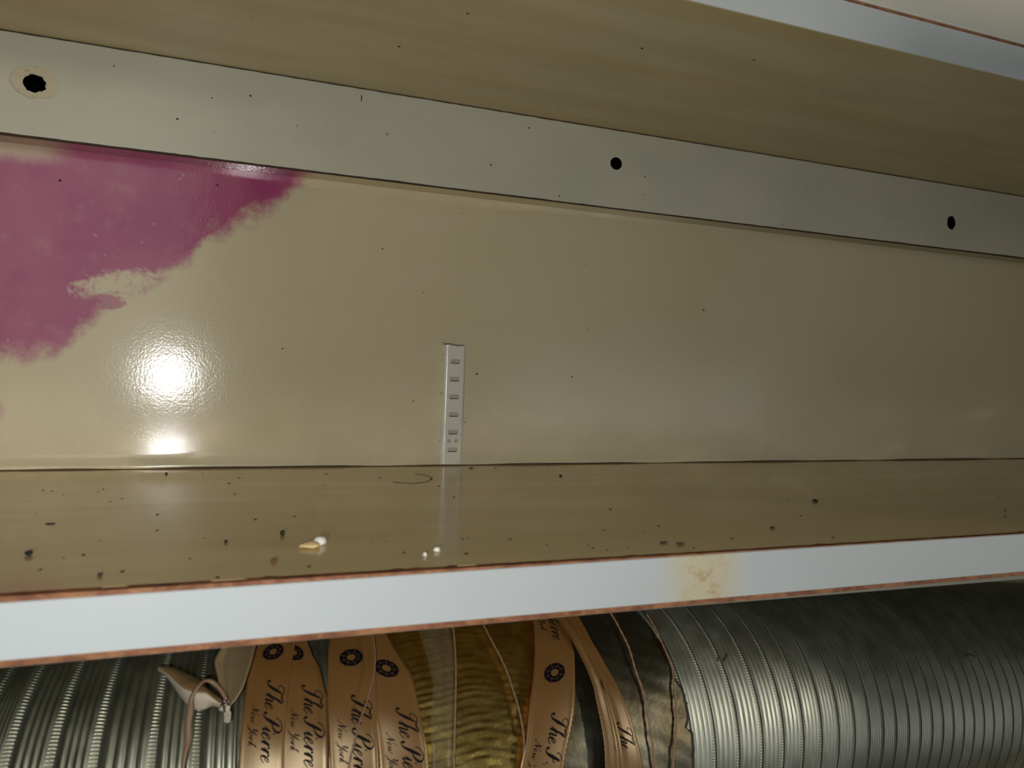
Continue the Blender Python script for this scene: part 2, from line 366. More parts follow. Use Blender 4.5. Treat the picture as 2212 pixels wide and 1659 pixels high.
# ------------------------------------------------------------------ shelf
sh = thing('shelf', 'beige laminate shelf with white front edge and brown core showing above the ducts', 'shelf', (0.25, -SD / 2, 0))
own(box('shelf_board', XL + .001, XR - .001, -SD, -.0003, -.0214, -.0006, M_core), sh)['label'] = 'brown hardboard core'
rows = []
for i in range(421):                       # top laminate with a chipped front edge
    x = XL + .001 + (XR - XL - .002) * i / 420
    ch = lerp_tab(x, [-.12, .05, .2, .45], [.0022, .0016, .0007, .0003]) + rnd.uniform(0, .0005) + (.0012 if rnd.random() < .05 else 0)
    yf = -SD + ch
    rows.append([(x, -.0003, -.0004), (x, -.0003, 0), (x, yf, 0)])
V, F = grid(rows); V_ = None; own(link('top_laminate', V, F, M_shelf), sh)
rows = []
for i in range(61):
    x = XL + .001 + (XR - XL - .002) * i / 60
    t = -lerp_tab(x, [-.12, .08, .22, .5], [.0026, .0016, .0010, .0006]); bo = -ED
    rows.append([(x, -SD - .0001, t), (x, -SD - .0006, t - .0003), (x, -SD - .0006, bo + .0003), (x, -SD - .0001, bo)])
V, F = grid(rows); own(link('edge_band', V, F, M_edge), sh)['label'] = 'white front edge band with a yellow brown water stain'
rows = []
for i in range(41):                        # bottom laminate sagging away towards the right
    x = XL + .001 + (XR - XL - .002) * i / 40; dz = lerp_tab(x, [.17, .30, .45, .95], [.0001, .0012, .0024, .0030])
    rows.append([(x, -SD + .004, -.0214), (x, -SD + .0006, -.0215), (x, -SD + .0006, -.0216 - dz), (x, -.10, -.0218 - dz * .8), (x, -.001, -.0217)])
V, F = grid(rows); own(link('bottom_laminate', V, F, M_bot), sh)['label'] = 'loose grey white laminate under the right front edge'
for p, s_, c in (((.0115, -SD + .0009), .006, M_creamc), ((-.0215, -SD + .0012), .004, M_creamc), ((.092, -SD + .0008), .004, M_creamc)):
    own(link('chip', [(p[0] - s_, p[1] - .0006, .00003), (p[0] + s_, p[1] - .0006, .00003), (p[0] + s_ * .6, p[1] + .0007, .00025), (p[0] - s_ * .7, p[1] + .0005, .00025)], [(0, 1, 2, 3)], c), sh)

# ------------------------------------------------------------------ shelf standard on the wall
sx, dl = 0.1712, 0.0
std = thing('shelf_standard', 'short painted metal shelf standard with slots upright on the back wall', 'shelf standard', (0.172, -.002, 0.0012))
Z0, Z1_ = .0013, .0872
def lean(zv): return 0.1733 + (zv - .0757) * .0085 / .0757 * .0   # upright
holes = []
for i in range(6):
    zc = .0751 - .0127 * i; hw, hh = .0036, .00165
    holes.append([(-hw + .0006, zc - hh), (hw - .0006, zc - hh), (hw, zc - hh + .0006), (hw, zc + hh - .0006), (hw - .0006, zc + hh), (-hw + .0006, zc + hh), (-hw, zc + hh - .0006), (-hw, zc - hh + .0006)])
for dx_ in (-.0027, .0027): holes.append(ring2(dx_, .0751 - .0127 * 4.5, .0014, .0015, 14))
XC = 0.1725
top = [(-.0057, Z1_), (-.0030, Z1_ - .00005), (-.0022, Z1_ - .0004), (.0040, Z1_ - .0005), (.0057, Z1_ - .0003)]
own(plate('face_strip', [(-.0057, Z0), (.0057, Z0)] + top[::-1], holes, .0010, M_std, lambda a, b_, c: (XC + a, -.0037 + c, b_)), std)
for s_ in (-1, 1):
    prof = [(.0057, -.0042), (.0066, -.0040), (.0073, -.0035), (.0078, -.0026), (.0081, -.0012), (.0082, -.0001)]
    rows = [[(XC + s_ * a, b_, zz) for a, b_ in prof] for zz in [Z0 + (Z1_ - .0002 - Z0) * i / 24 for i in range(25)]]
    V, F = grid(rows); own(link('shoulder', V, F, M_std, None, None, True), std)
own(box('slot_backing', XC - .0056, XC + .0056, -.0026, -.0022, Z0 + .001, Z1_ - .0012, M_slot), std)
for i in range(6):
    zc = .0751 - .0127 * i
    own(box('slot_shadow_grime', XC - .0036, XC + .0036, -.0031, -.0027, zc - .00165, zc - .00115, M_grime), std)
V, F = pipe(catmull([(XC - .0079, -.0008, Z1_ + .0002), (XC - .0052, -.0040, Z1_ + .0002), (XC - .0030, -.0042, Z1_ + .0001), (XC - .0020, -.0042, Z1_ - .0004), (XC + .0040, -.0042, Z1_ - .0005), (XC + .0055, -.0041, Z1_ - .0003), (XC + .0079, -.0010, Z1_ - .0004)], 5), .00030, 6)
own(link('cut_end', V, F, M_grime), std)['label'] = 'dark ragged cut at the top end'
own(specks('grime', [(XC + .0086, -.0001, zz) for zz in (.079, .074, .060, .053, .047, .044, .041, .038, .036)] + [(XC - .0084, -.0001, zz) for zz in (.0885, .080, .052, .018, .006)] + [(XC + .0010, -.0043, .0856), (XC - .0004, -.0027, .0751)], M_grime, 'y', None, .0003, .0006), std)

# ------------------------------------------------------------------ duct line (two corrugated ducts joined in the middle)
KX = [-.45, -.2, 0, .1, .25, .48, .8, 1.05]; KY = [-.09, -.104, -.158, -.1685, -.151, -.1235, -.09, -.086]; KZ = [-.14, -.137, -.127, -.1225, -.129, -.1535, -.186, -.19]
def grad(K):
    out = []
    for i in range(len(K)):
        if i == 0: out.append((K[1] - K[0]) / (KX[1] - KX[0]))
        elif i == len(K) - 1: out.append((K[-1] - K[-2]) / (KX[-1] - KX[-2]))
        else:
            a, b_ = KX[i] - KX[i - 1], KX[i + 1] - KX[i]
            out.append((a * a * K[i + 1] - b_ * b_ * K[i - 1] + (b_ * b_ - a * a) * K[i]) / (a * b_ * (a + b_)))
    return out
GY, GZ = grad(KY), grad(KZ)
def herm(x, K, G):
    i = 0
    while i < len(KX) - 2 and x > KX[i + 1]: i += 1
    h = KX[i + 1] - KX[i]; t = (x - KX[i]) / h
    return (2 * t ** 3 - 3 * t * t + 1) * K[i] + (t ** 3 - 2 * t * t + t) * h * G[i] + (-2 * t ** 3 + 3 * t * t) * K[i + 1] + (t ** 3 - t * t) * h * G[i + 1]
_fr = {}
def frame(x):
    q = round(x, 6)
    if q not in _fr:
        e = 1e-4; c = Vector((x, herm(x, KY, GY), herm(x, KZ, GZ)))
        t = Vector((2 * e, herm(x + e, KY, GY) - herm(x - e, KY, GY), herm(x + e, KZ, GZ) - herm(x - e, KZ, GZ))).normalized()
        n1 = Vector((t.y, -t.x, 0)).normalized(); n2 = t.cross(n1)
        if n2.z < 0: n2 = -n2
        _fr[q] = (c, n1, n2)
    return _fr[q]
def tube(x, th, r_):                       # x along the duct, th in degrees up from its front, r_ from its axis
    c, n1, n2 = frame(x); a = R(th)
    return c + (n1 * math.cos(a) + n2 * math.sin(a)) * r_

RD = 0.0755
CW = .0024                                  # width of the slanting seam step
def duct(x0, x1, crimps, name, label, metal):
    """ribbed shell: at each crimp a shallow groove with pressed teeth, between crimps three or four soft ribs"""
    root = thing(name, label, 'duct', tuple(frame((x0 + x1) / 2)[0]))
    xs = []; prof = []; dark = []
    for a, b_ in zip(crimps[:-1], crimps[1:]):
        P = b_ - a; nr = 5 if P < .0125 else 4; am = lerp_tab(a, [-.05, .20, .30, .42], [.0008, .0006, .00025, .00014])
        us = [0, CW * .5, CW, CW + .0003, CW + .0008, CW + .0012] + [CW + .0012 + (P - CW - .0012) * i / 32 for i in range(1, 32)]
        for u_ in us:
            if u_ <= CW: h = .00045 - .0009 * u_ / CW       # the step of the seam faces along the duct
            elif u_ < CW + .0011: h = -.0011               # crevice at the foot of the step
            else:
                v_ = (u_ - CW - .0012) / (P - CW - .0012); h = -.00045 + .0009 * v_ + am * abs(math.sin(math.pi * v_ * nr)) ** .8 * min(1, v_ * 12, (1 - v_) * 12)
            xs.append(a + u_); prof.append(h); dark.append(1 if CW <= u_ < CW + .0010 else 0)
    th = list(range(0, 360, 3))
    rows = [[tube(x, t, RD + h) for t in th] for x, h in zip(xs, prof)]
    V, F = grid(rows, True); fm = [dark[i // len(th)] for i in range(len(F))]
    own(link('duct_shell', V, F, [metal, M_crev], None, fm, True), root)
    nt = int(math.pi * RD / .00145)
    for a in crimps[:-1]:
        rows = []
        am = lerp_tab(a, [.0, .2, .3, .42], [.00034, .00036, .00030, .00020])
        for f0, f_ in ((.0, 0.0), (.22, .8), (.5, 1.0), (.78, .8), (1.0, 0.0)):
            u_ = f0 * CW
            row = []
            for i in range(nt * 4 + 1):
                t = -60 + 175 * i / (nt * 4); row.append(tube(a + u_, t, RD + .00045 - .0009 * f0 + f_ * (.00006 + am * math.sin(math.pi * i / 2 + .4))))
            rows.append(row)
        V, F = grid(rows); own(link('crimped_seam', V, F, metal, None, None, True), root)
    return root
cl = [-.40]
while cl[-1] < -.062: cl.append(cl[-1] + .0137)
cl = [c for c in cl if c < -.052] + [-.0465, -.0325, -.0191, -.0015, .0141, .0326, .0500, .0665, .083, .099]
cr = [.150, .1655, .182, .199, .2145, .2305, .248, .264, .279, .2935, .3075, .321, .334, .3465, .3585, .370, .3815, .3925, .4035]
while cr[-1] < .90: cr.append(cr[-1] + .0105)
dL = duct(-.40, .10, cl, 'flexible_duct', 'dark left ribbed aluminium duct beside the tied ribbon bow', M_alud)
dR = duct(.15, .9, cr, 'flexible_duct', 'bright right ribbed aluminium duct filling the space under the shelf', M_alu)

# lint on the right duct
V, F = pipe([tube(a, t, .0778) for a, t in ((.2502, 41.4), (.2508, 41.9), (.252, 42.4), (.2532, 43.2), (.2544, 43.9))], .0007, 6)
tag(link('lint', V, F, M_hair), 'short dark thread stuck on right duct near the foil', 'lint')
V, F = pipe(catmull([tube(a, t, .0774) for a, t in ((.4532, 38.0), (.4561, 38.6), (.46, 38.4), (.4627, 37.3))], 4), .0004, 6)
tag(link('lint', V, F, M_hair), 'curly dark fibre on the far right of the duct', 'lint')

# ------------------------------------------------------------------ foil over the joint
def sheet(name, ma, x0f, x1f, r_, wr, t0, t1, dt, nx, root=None):
    rows = []; t = t0
    while t <= t1 + 1e-6:
        a, b_ = x0f(t), x1f(t)
        rows.append([tube(a + (b_ - a) * j / nx, t, r_ + wr(a + (b_ - a) * j / nx, t)) for j in range(nx + 1)]); t += dt
    V, F = grid(rows); o = link(name, V, F, ma, root, None, True)
    md = o.modifiers.new('thickness', 'SOLIDIFY'); md.thickness = .00018; md.offset = -1; return o
ridge = [-60]
while ridge[-1] < 180: ridge.append(ridge[-1] + rnd.uniform(1.9, 3.0))
def gold_w(x, t):
    tt = t + 55 * (x - .11) * 6 * (x - .11) * 22 + .5 * math.sin(x * 260)
    for a, b_ in zip(ridge[:-1], ridge[1:]):
        if a <= tt < b_:
            q = (tt - a) / (b_ - a); return .00060 * (.35 + .65 * abs(math.sin(a * 7.3))) * q * (1 - max(0, q - .86) * 7) + .00012 * math.sin(x * 500 + a)
    return 0
GX = lambda t: lerp_tab(t, [16, 66], [.134, .154])
gf = sheet('gold_foil_wrap', M_gold, lambda t: .079, GX, .0778, gold_w, -70, 178, .45, 30)
tag(gf, 'wrinkled gold foil wrapped round the joint between the ribbons', 'foil')
TT = [6.7, 18.3, 20.0, 24.8, 32.6, 37.8, 48.3, 65.8]; TX = [.2153, .2162, .2128, .2159, .2159, .2128, .2143, .2113]
jag = {}
def tear(t):
    q = round(t, 3)
    if q not in jag: jag[q] = rnd.uniform(-.0004, .0004)
    return lerp_tab(t, TT, TX) + jag[q]
def grey_w(x, t):
    e = max(0, (x - .200) / .015)
    return .0004 * math.sin(t * .21 + x * 70) * math.sin(x * 140) + .0001 * math.sin(t * .9 + x * 300) + .0004 * e * max(0, math.sin(t * .35))
gt = sheet('grey_foil_sheet', M_grey, lambda t: GX(t) + .0006, tear, .0774, grey_w, -70, 178, 1.0, 30)
tag(gt, 'dull grey brown foil sheet with torn right edge over the duct', 'foil')

# ------------------------------------------------------------------ ribbons with printed lettering
def letters():
    L = {}
    L['T'] = (1.30, [[(-.15, .3, .20), (-.1, .12, .16), (.12, 0, .07), (.4, .2, .13), (.55, .9, .22), (.62, 1.6, .17), (.7, 2.05, .08)], [(.35, 1.55, .05), (.05, 1.5, .06), (-.2, 1.8, .07), (-.05, 2.2, .06), (.35, 2.3, .06), (.8, 2.1, .11), (1.2, 2.05, .13), (1.5, 2.35, .05)]])
    asc = [(0, .2, .05), (.3, 1.2, .05), (.5, 2.0, .06), (.42, 2.2, .06), (.3, 2.0, .10), (.28, 1, .15), (.28, 0, .15)]
    L['h'] = (1.1, [asc, [(.28, .4, .05), (.55, .95, .06), (.75, .9, .11), (.78, .4, .15), (.8, .05, .11), (.95, 0, .06), (1.15, .3, .04)]])
    L['e'] = (.8, [[(0, .35, .04), (.35, .55, .05), (.5, .85, .06), (.35, 1, .07), (.12, .75, .11), (.08, .35, .15), (.25, 0, .09), (.5, .08, .06), (.78, .4, .04)]])
    L['P'] = (1.28, [[(-.2, .28, .20), (-.1, .06, .14), (.15, 0, .08), (.38, .25, .14), (.46, .9, .23), (.52, 1.6, .20), (.55, 2.1, .10)], [(-.12, 1.5, .06), (-.16, 1.95, .07), (.25, 2.3, .07), (.9, 2.3, .10), (1.3, 1.9, .17), (1.15, 1.4, .13), (.7, 1.12, .07), (.48, 1.2, .06)]])
    L['i'] = (.65, [[(0, .3, .04), (.25, .95, .05), (.27, .9, .11), (.28, .3, .15), (.4, 0, .09), (.7, .35, .04)], [(.30, 1.42, .13), (.40, 1.50, .13)]])
    L['r'] = (.78, [[(0, .35, .05), (.20, .9, .07), (.27, .92, .13), (.25, .4, .17), (.24, .0, .16)], [(.27, .5, .06), (.45, .9, .08), (.62, .95, .13), (.68, .78, .12)]])
    L['N'] = (1.6, [[(-.1, .2, .15), (0, .05, .07), (.3, .4, .05), (.6, 2.1, .06)], [(.6, 2.1, .11), (.85, 1, .20), (1.05, .05, .11)], [(1.05, .05, .05), (1.3, 1.5, .05), (1.55, 2.2, .05)]])
    L['w'] = (1.3, [[(0, .4, .04), (.2, .95, .06), (.25, .5, .14), (.35, .02, .09), (.6, .3, .05), (.72, .95, .06), (.75, .5, .14), (.88, .02, .09), (1.15, .4, .05), (1.2, .95, .06), (1.35, .8, .04)]])
    L['Y'] = (1.25, [[(0, 1.9, .05), (.1, 2.25, .09), (.3, 2.1, .16), (.35, 1.3, .17), (.5, 1.0, .07), (.8, 1.3, .05), (1.1, 2.2, .06)], [(1.1, 2.2, .11), (.95, 1.2, .17), (.85, .1, .16), (.65, -.6, .07), (.3, -.7, .06), (.3, -.3, .05), (.9, .2, .04)]])
    L['o'] = (.85, [[(.35, .95, .07), (.1, .7, .14), (.1, .25, .15), (.35, 0, .07), (.6, .3, .11), (.58, .75, .11), (.35, .97, .06), (.6, .85, .04), (.88, .8, .04)]])
    L['k'] = (1.0, [asc, [(.28, .4, .05), (.6, .95, .07), (.55, .6, .07), (.35, .5, .06), (.6, .3, .14), (.75, 0, .09), (1, .3, .04)]])
    return L
LET = letters()
def script(text, slant=.52):
    """quads of pen strokes in (along, up) units of the x-height"""
    out = []; pen = 0
    for ch in text:
        if ch == ' ': pen += .62; continue
        adv, strokes = LET[ch]
        for st in strokes:
            P = catmull(st, 6); rows = []
            for i, p in enumerate(P):
                a = P[max(i - 1, 0)]; b_ = P[min(i + 1, len(P) - 1)]
                dx_ = b_[0] - a[0] + slant * (b_[1] - a[1]); dy_ = b_[1] - a[1]; l_ = math.hypot(dx_, dy_) or 1
                X_, Y_ = pen + p[0] + slant * p[1], p[1]; h = max(p[2], .07) * .78
                rows.append(((X_ - dy_ / l_ * h, Y_ + dx_ / l_ * h), (X_ + dy_ / l_ * h, Y_ - dx_ / l_ * h)))
            out.append(rows)
            for e in (0,) if st[0][2] >= .15 else ():          # ball terminal
                c = (pen + st[0][0] + slant * st[0][1], st[0][1]); q = .17
                ring = [(c[0] + q * math.cos(i * .7854), c[1] + q * math.sin(i * .7854)) for i in range(9)]
                out.append([(p, c) for p in ring])
        pen += adv
    return out

class Ribbon:
    def __init__(s, name, label, ma, TH, L, Rt, r_, group=None, crease=None, ridge_h=.0004, t0=-55, t1=125):
        s.TH, s.Lx, s.Rx, s.r, s.crease = TH, L, Rt, r_, crease
        s.root = thing(name, label, 'ribbon', tuple(tube((L[0] + Rt[0]) / 2, 45, r_)), group)
        n = 14; rows = []; t = t1
        while t >= t0 - 1e-6:
            rows.append([s.at(t, j / n, ridge_h * (1 if j in (0, n) else 0) * (1 + .5 * math.sin(t * 4.2))) for j in range(n + 1)]); t -= .75
        V, F = grid(rows); o = own(link('ribbon_band', V, F, ma, None, None, True), s.root)
        md = o.modifiers.new('thickness', 'SOLIDIFY'); md.thickness = .0002; md.offset = -1
    def at(s, t, v, dr=0.0):
        a = lerp_tab(t, s.TH, s.Lx); b_ = lerp_tab(t, s.TH, s.Rx)
        bul = .00045 * math.sin(math.pi * min(max(v, 0), 1)) + .00015 * math.sin(t * .35 + v * 3)
        if s.crease:
            for c0, wd, hg in s.crease: bul += hg * math.exp(-((v - c0) / wd) ** 2)
        return tube(a + (b_ - a) * v, t, s.r + bul + dr)
    def text(s, tstart, lo=18, hi=70):
        V = []; F = []
        for txt, al, ac, v0, off in (('The Pierre', .00345, .00285, .49, 0.0), ('New York', .00190, .00130, .20, .0088)):
            for rows in script(txt):
                pts = [[(tstart - math.degrees((off + a * al) / s.r), v0 + b_ * ac / .0155) for a, b_ in row] for row in rows]
                pts = [q for q in pts if all(lo < p[0] < hi and .01 < p[1] < .99 for p in q)]
                if len(pts) < 2: continue
                b0 = len(V)
                for q in pts:
                    for p in q: V.append(tuple(s.at(p[0], p[1], .00022)))
                for i in range(len(pts) - 1): F.append((b0 + 2 * i, b0 + 2 * i + 1, b0 + 2 * i + 3, b0 + 2 * i + 2))
        if F:
            o = own(link('lettering', V, F, M_ink), s.root); o['label'] = 'black script lettering printed on the ribbon'
    def emblem(s, tc, vc=.5, rad=.0041, vmin=.01, vmax=.99):
        V = []; F = []
        for k8 in range(8):
            a0 = k8 * math.pi / 4 + .025 + math.pi / 8; a1 = a0 + math.pi / 4 - .05; am = (a0 + a1) / 2
            def pt(ra, a): return (tc - math.degrees(ra * math.sin(a) * 1.12 / s.r), vc + ra * math.cos(a) / .0155)
            for (ri, ro) in ((.36, .63), (.66, 1.0)):
                c8 = [pt(rad * ri, a0), pt(rad * ro, a0), pt(rad * ro, a1), pt(rad * ri, a1)]
                if not all(vmin < p[1] < vmax for p in c8): continue
                b0 = len(V)
                for iu in range(4):
                    for iw in range(4):
                        fu, fw_ = iu / 3, iw / 3
                        p = [(c8[0][q] * (1 - fu) + c8[1][q] * fu) * (1 - fw_) + (c8[3][q] * (1 - fu) + c8[2][q] * fu) * fw_ for q in (0, 1)]
                        V.append(tuple(s.at(p[0], p[1], .00028)))
                for iu in range(3):
                    for iw in range(3): F.append((b0 + iu * 4 + iw, b0 + iu * 4 + iw + 1, b0 + iu * 4 + iw + 5, b0 + iu * 4 + iw + 4))
        o = own(link('emblem', V, F, M_navy), s.root); o['label'] = 'dark eight-sided ring emblem printed on the ribbon'

RG = 'printed ribbons tied round the duct joint'
R1 = Ribbon('printed_ribbon', 'leftmost printed peach ribbon, just right of the tied bow', M_rib, [28, 29.3, 38, 48, 57, 67], [.0305, .0306, .0311, .0323, .0331, .0352], [.0459, .0459, .0466, .0477, .0490, .0510], .0806, RG)
R1.text(52.0); R1.emblem(62.3)
R2 = Ribbon('printed_ribbon', 'second printed peach ribbon from left, tucked under its left neighbour', M_rib, [26, 38, 46, 49, 55.7, 60.4, 66.7], [.0448, .0452, .0455, .0452, .0440, .0420, .0402], [.0610, .0614, .0615, .0607, .0594, .0569, .0550], .0793, RG)
R2.text(49.8); R2.emblem(62.0, .56)
R3 = Ribbon('printed_ribbon', 'third printed peach ribbon from left, crossed by a thin slanting string', M_rib, [26, 33, 46, 51, 59, 66.5], [.0614, .0614, .0615, .0620, .0627, .0641], [.0776, .0777, .0788, .0795, .0801, .0807], .0807, RG)
R3.text(44.6); R3.emblem(57.0)
R4 = Ribbon('printed_ribbon', 'fourth printed peach ribbon from left, beside the gold foil', M_rib, [22, 29, 34, 45, 50, 55, 60, 65.5], [.0780, .0780, .0778, .0768, .0755, .0735, .0712, .0695], [.0945, .0944, .0938, .0929, .0921, .0897, .0876, .0860], .0794, RG)
R4.text(39.6); R4.emblem(52.5, .56)
R5 = Ribbon('printed_ribbon', 'printed peach ribbon right of the gold foil, with emblem in its middle', M_rib, [16, 20, 26, 31, 37, 44, 51, 66], [.1253, .1268, .1298, .1315, .1340, .1378, .1415, .1487], [.1436, .1451, .1485, .1512, .1540, .1571, .1604, .1640], .0806, RG)
R5.text(31.6); R5.emblem(44.0); R5.text(77.5, 54, 75)
R6 = Ribbon('printed_ribbon', 'creased printed peach ribbon, rightmost, crossing over its neighbour at the top', M_rib, [11, 20, 26, 33, 38, 44, 52, 60, 67.5], [.1612, .1619, .1620, .1621, .1624, .1618, .1608, .1597, .1579], [.1807, .1787, .1776, .1757, .1742, .1720, .1702, .1706, .1708], .0820, RG, [(.27, .10, .0016), (.46, .06, -.0008)])
R6.text(25.6); R6.emblem(37.5, .52, .0041, .26, .50)

def cord(name, label, pts, r_, rad, ma):
    q_ = catmull(pts, 14); P = [tuple(tube(a, t, r_)) for a, t in q_]
    V, F = pipe(P, lambda q: rad * .82 * (1 + .18 * math.sin(q * 150)), 7)
    return tag(link(name, V, F, ma, None, None, True), label, 'string', 'thin cords round the joint')
cord('cord', 'thin salmon cord on the grey foil, right of the creased ribbon', [(.196, 95), (.1945, 76), (.1935, 67.2), (.192, 56.9), (.1914, 49.9), (.1897, 41.5), (.19, 33.8), (.1897, 25.3), (.1897, 17.7), (.1899, 9.8), (.190, -30)], .0788, .00062, M_cord)
cord('cord', 'rightmost thin salmon cord close to the torn foil edge', [(.2150, 64), (.2140, 56), (.2129, 49.1), (.212, 40.2), (.2098, 34.8), (.2078, 28.4), (.2056, 22.2), (.2031, 16.3), (.2009, 8.5), (.199, -30)], .0786, .00060, M_cord)
cord('cord', 'thin brown cord down the middle of the gold foil', [(.1135, 90), (.112, 67), (.1099, 56.6), (.1079, 48.1), (.1051, 36.3), (.1032, 25.6), (.1027, 21.3), (.102, -30)], .0818, .00055, M_string)
cord('cord', 'thin brown cord slanting over gold foil towards the right ribbon', [(.1245, 90), (.1253, 66.4), (.1259, 58), (.1271, 51.4), (.1279, 45.9), (.1284, 40.1), (.1289, 34.9), (.1291, 29.1), (.1287, 23.6), (.128, 18), (.127, -30)], .0804, .00050, M_string)
cord('cord', 'thin pink cord slanting across the third ribbon', [(.0803, 66), (.0795, 53.6), (.076, 43.9), (.0724, 37.5), (.0698, 31.5), (.0675, 25.5), (.065, 10), (.063, -30)], .0832, .00042, M_string)
tp = sheet('clear_tape', M_tape, lambda t: lerp_tab(t, [22, 33.5, 46, 54, 67], [.0957, .0965, .0999, .0993, .0987]), lambda t: lerp_tab(t, [21, 25.6, 36.3, 48, 56.6, 67], [.1023, .1028, .1047, .1075, .1095, .1116]), .0797, lambda x, t: 0, -60, 120, 2, 4)
tag(tp, 'strip of clear tape left of the cord on the gold foil', 'tape')

# ------------------------------------------------------------------ tied bow at the left of the ribbons
bow = thing('ribbon_bow', 'knotted pale ribbon bow with pointed tail on left duct', 'bow', tuple(tube(.0262, 43.5, .086)))
def surf(name, lines, ma, nsub=5):
    rows = [catmull([tuple(tube(a, t, r_)) for a, t, r_ in ln], nsub) for ln in lines]
    rows = [list(q) for q in zip(*[catmull(list(q), 4) for q in zip(*rows)])]
    V, F = grid(rows); o = own(link(name, V, F, ma, None, None, True), bow)
    md = o.modifiers.new('thickness', 'SOLIDIFY'); md.thickness = .0003; return o
tailU = [(-.0012, 58.8, .0830), (.0031, 58.8, .0835), (.0085, 56.5, .0840), (.0147, 53.8, .0840), (.0172, 51.6, .0842), (.0207, 49.1, .0846), (.0247, 46.5, .0850)]
tailD = [(-.0006, 57.6, .0850), (.0045, 53.8, .0890), (.0112, 48.6, .0925), (.0168, 46.6, .0935), (.0193, 46.9, .0915), (.0229, 45.3, .0890), (.0255, 44.3, .0875)]
tailM = [(-.0008, 58.0, .0836), (.0029, 55.3, .0850), (.0110, 47.2, .0865), (.0146, 44.6, .0868), (.0185, 44.2, .0866), (.0213, 45.0, .0862), (.0248, 44.3, .0860)]
t1 = surf('ribbon_tail', [tailU, [(a * .5 + d_ * .5, b_ * .5 + e * .5, c * .5 + f_ * .5 + .0012) for (a, b_, c), (d_, e, f_) in zip(tailU, tailD)], tailD], M_ribt)
t2 = surf('ribbon_tail_fold', [tailD, [(a * .5 + d_ * .5, b_ * .5 + e * .5, c * .5 + f_ * .5 + .0014) for (a, b_, c), (d_, e, f_) in zip(tailD, tailM)], tailM], M_fray)
t2['label'] = 'white underside of the rolled ribbon tail'
loopL = [(.0265, 70, .086), (.0235, 62.9, .0872), (.0214, 58.6, .0878), (.0211, 56.5, .0880), (.022, 54.2, .0880), (.0238, 49.8, .0878), (.0261, 46.7, .0872), (.0270, 44.7, .0868)]
loopM = [(.0300, 70, .083), (.0288, 64.4, .0838), (.028, 59.6, .0840), (.0276, 57.4, .0842), (.0274, 55.1, .0845), (.0272, 50.6, .0850), (.027, 47.5, .0856), (.0272, 45.2, .0862)]
loopR = [(.0375, 68, .087), (.0359, 61.2, .0885), (.035, 56.9, .0890), (.0345, 54.9, .0890), (.0338, 52.8, .0890), (.0322, 48.8, .0885), (.03, 46.1, .0875), (.0277, 44.4, .0868)]
surf('ribbon_loop', [loopL, loopM, loopR], M_ribl)
bm = bmesh.new()
for (a, t, r_, sc) in ((.0258, 44.6, .0880, (.0019, .0014, .0015)), (.0268, 43.3, .0878, (.0013, .0013, .0017)), (.0250, 43.6, .0874, (.0012, .0010, .0011))):
    q = bmesh.ops.create_icosphere(bm, subdivisions=2, radius=1.0); c = tube(a, t, r_)
    for v in q['verts']:
        f_ = 1 + .22 * math.sin(v.co.x * 5 + v.co.z * 7)
        v.co = Vector((c.x + v.co.x * sc[0] * f_, c.y + v.co.y * sc[1] * f_, c.z + v.co.z * sc[2] * f_))
own(bm_obj('knot', bm, M_fray, None, True), bow)
V = []; F = []
for (a, b_, c, d_) in ((.0250, 45.4, .0262, 42.6), (.0262, 45.6, .0275, 43.6), (.0246, 44.2, .0264, 44.6)):
    v_, f_ = pipe(catmull([tuple(tube(a, b_, .0880)), tuple(tube((a + c) / 2, (b_ + d_) / 2, .0899)), tuple(tube(c, d_, .0880))], 5), .00042, 6)
    o_ = len(V); V += v_; F += [tuple(i + o_ for i in q) for q in f_]
own(link('knot_strand', V, F, M_hair), bow)['label'] = 'dark strands wound round the knot'
V = []; F = []
for i in range(16):
    a0 = .0262 + rnd.uniform(-.0008, .0010); e = rnd.uniform(0, 1)
    v_, f_ = pipe(catmull([tuple(tube(a0, 43.6, .0875)), tuple(tube(a0 + .0004 + .0008 * e, 42.2, .0872 + rnd.uniform(-.001, .001))), tuple(tube(.0256 + .0024 * e, 40.4 + 1.6 * rnd.random(), .0850 + rnd.uniform(-.001, .001)))], 4), .00032, 5)
    o_ = len(V); V += v_; F += [tuple(q + o_ for q in f) for f in f_]
own(link('frayed_tuft', V, F, M_fray), bow)
# flat string looping out of the knot and hanging down
SP = [(.0266, 45.2, .0895), (.0238, 48.2, .0905), (.0208, 49.8, .0915), (.0185, 49.3, .0935), (.0168, 47.2, .0955), (.0150, 45.0, .0945), (.0144, 42.9, .0915), (.0138, 40.3, .0890), (.0137, 37.4, .0865), (.0133, 35.5, .0850), (.0125, 33.0, .0835), (.0120, 28.0, .0825), (.0118, 10, .0815)]
SW = [.0005, .0006, .0008, .0008, .0006, .0007, .0011, .0011, .0011, .0008, .0006, .0005, .0005]
P = catmull([(a, t, r_, w_) for (a, t, r_), w_ in zip(SP, SW)], 6); rows = []
for i, (a, t, r_, w_) in enumerate(P):
    q = P[min(i + 1, len(P) - 1)]; p_ = P[max(i - 1, 0)]; da = q[0] - p_[0]; dt = R(q[1] - p_[1]) * r_; l_ = math.hypot(da, dt) or 1
    na, nt_ = -dt / l_, da / l_
    rows.append([tube(a + na * w_ * s_, t + math.degrees(nt_ * w_ * s_ / r_), r_ + .0003 * (1 - abs(s_))) for s_ in (-1, 0, 1)])
V, F = grid(rows); st = link('flat_string', V, F, M_string, None, None, True)
md = st.modifiers.new('thickness', 'SOLIDIFY'); md.thickness = .0004
tag(st, 'flat brown pink string looping from the bow and hanging down', 'string')

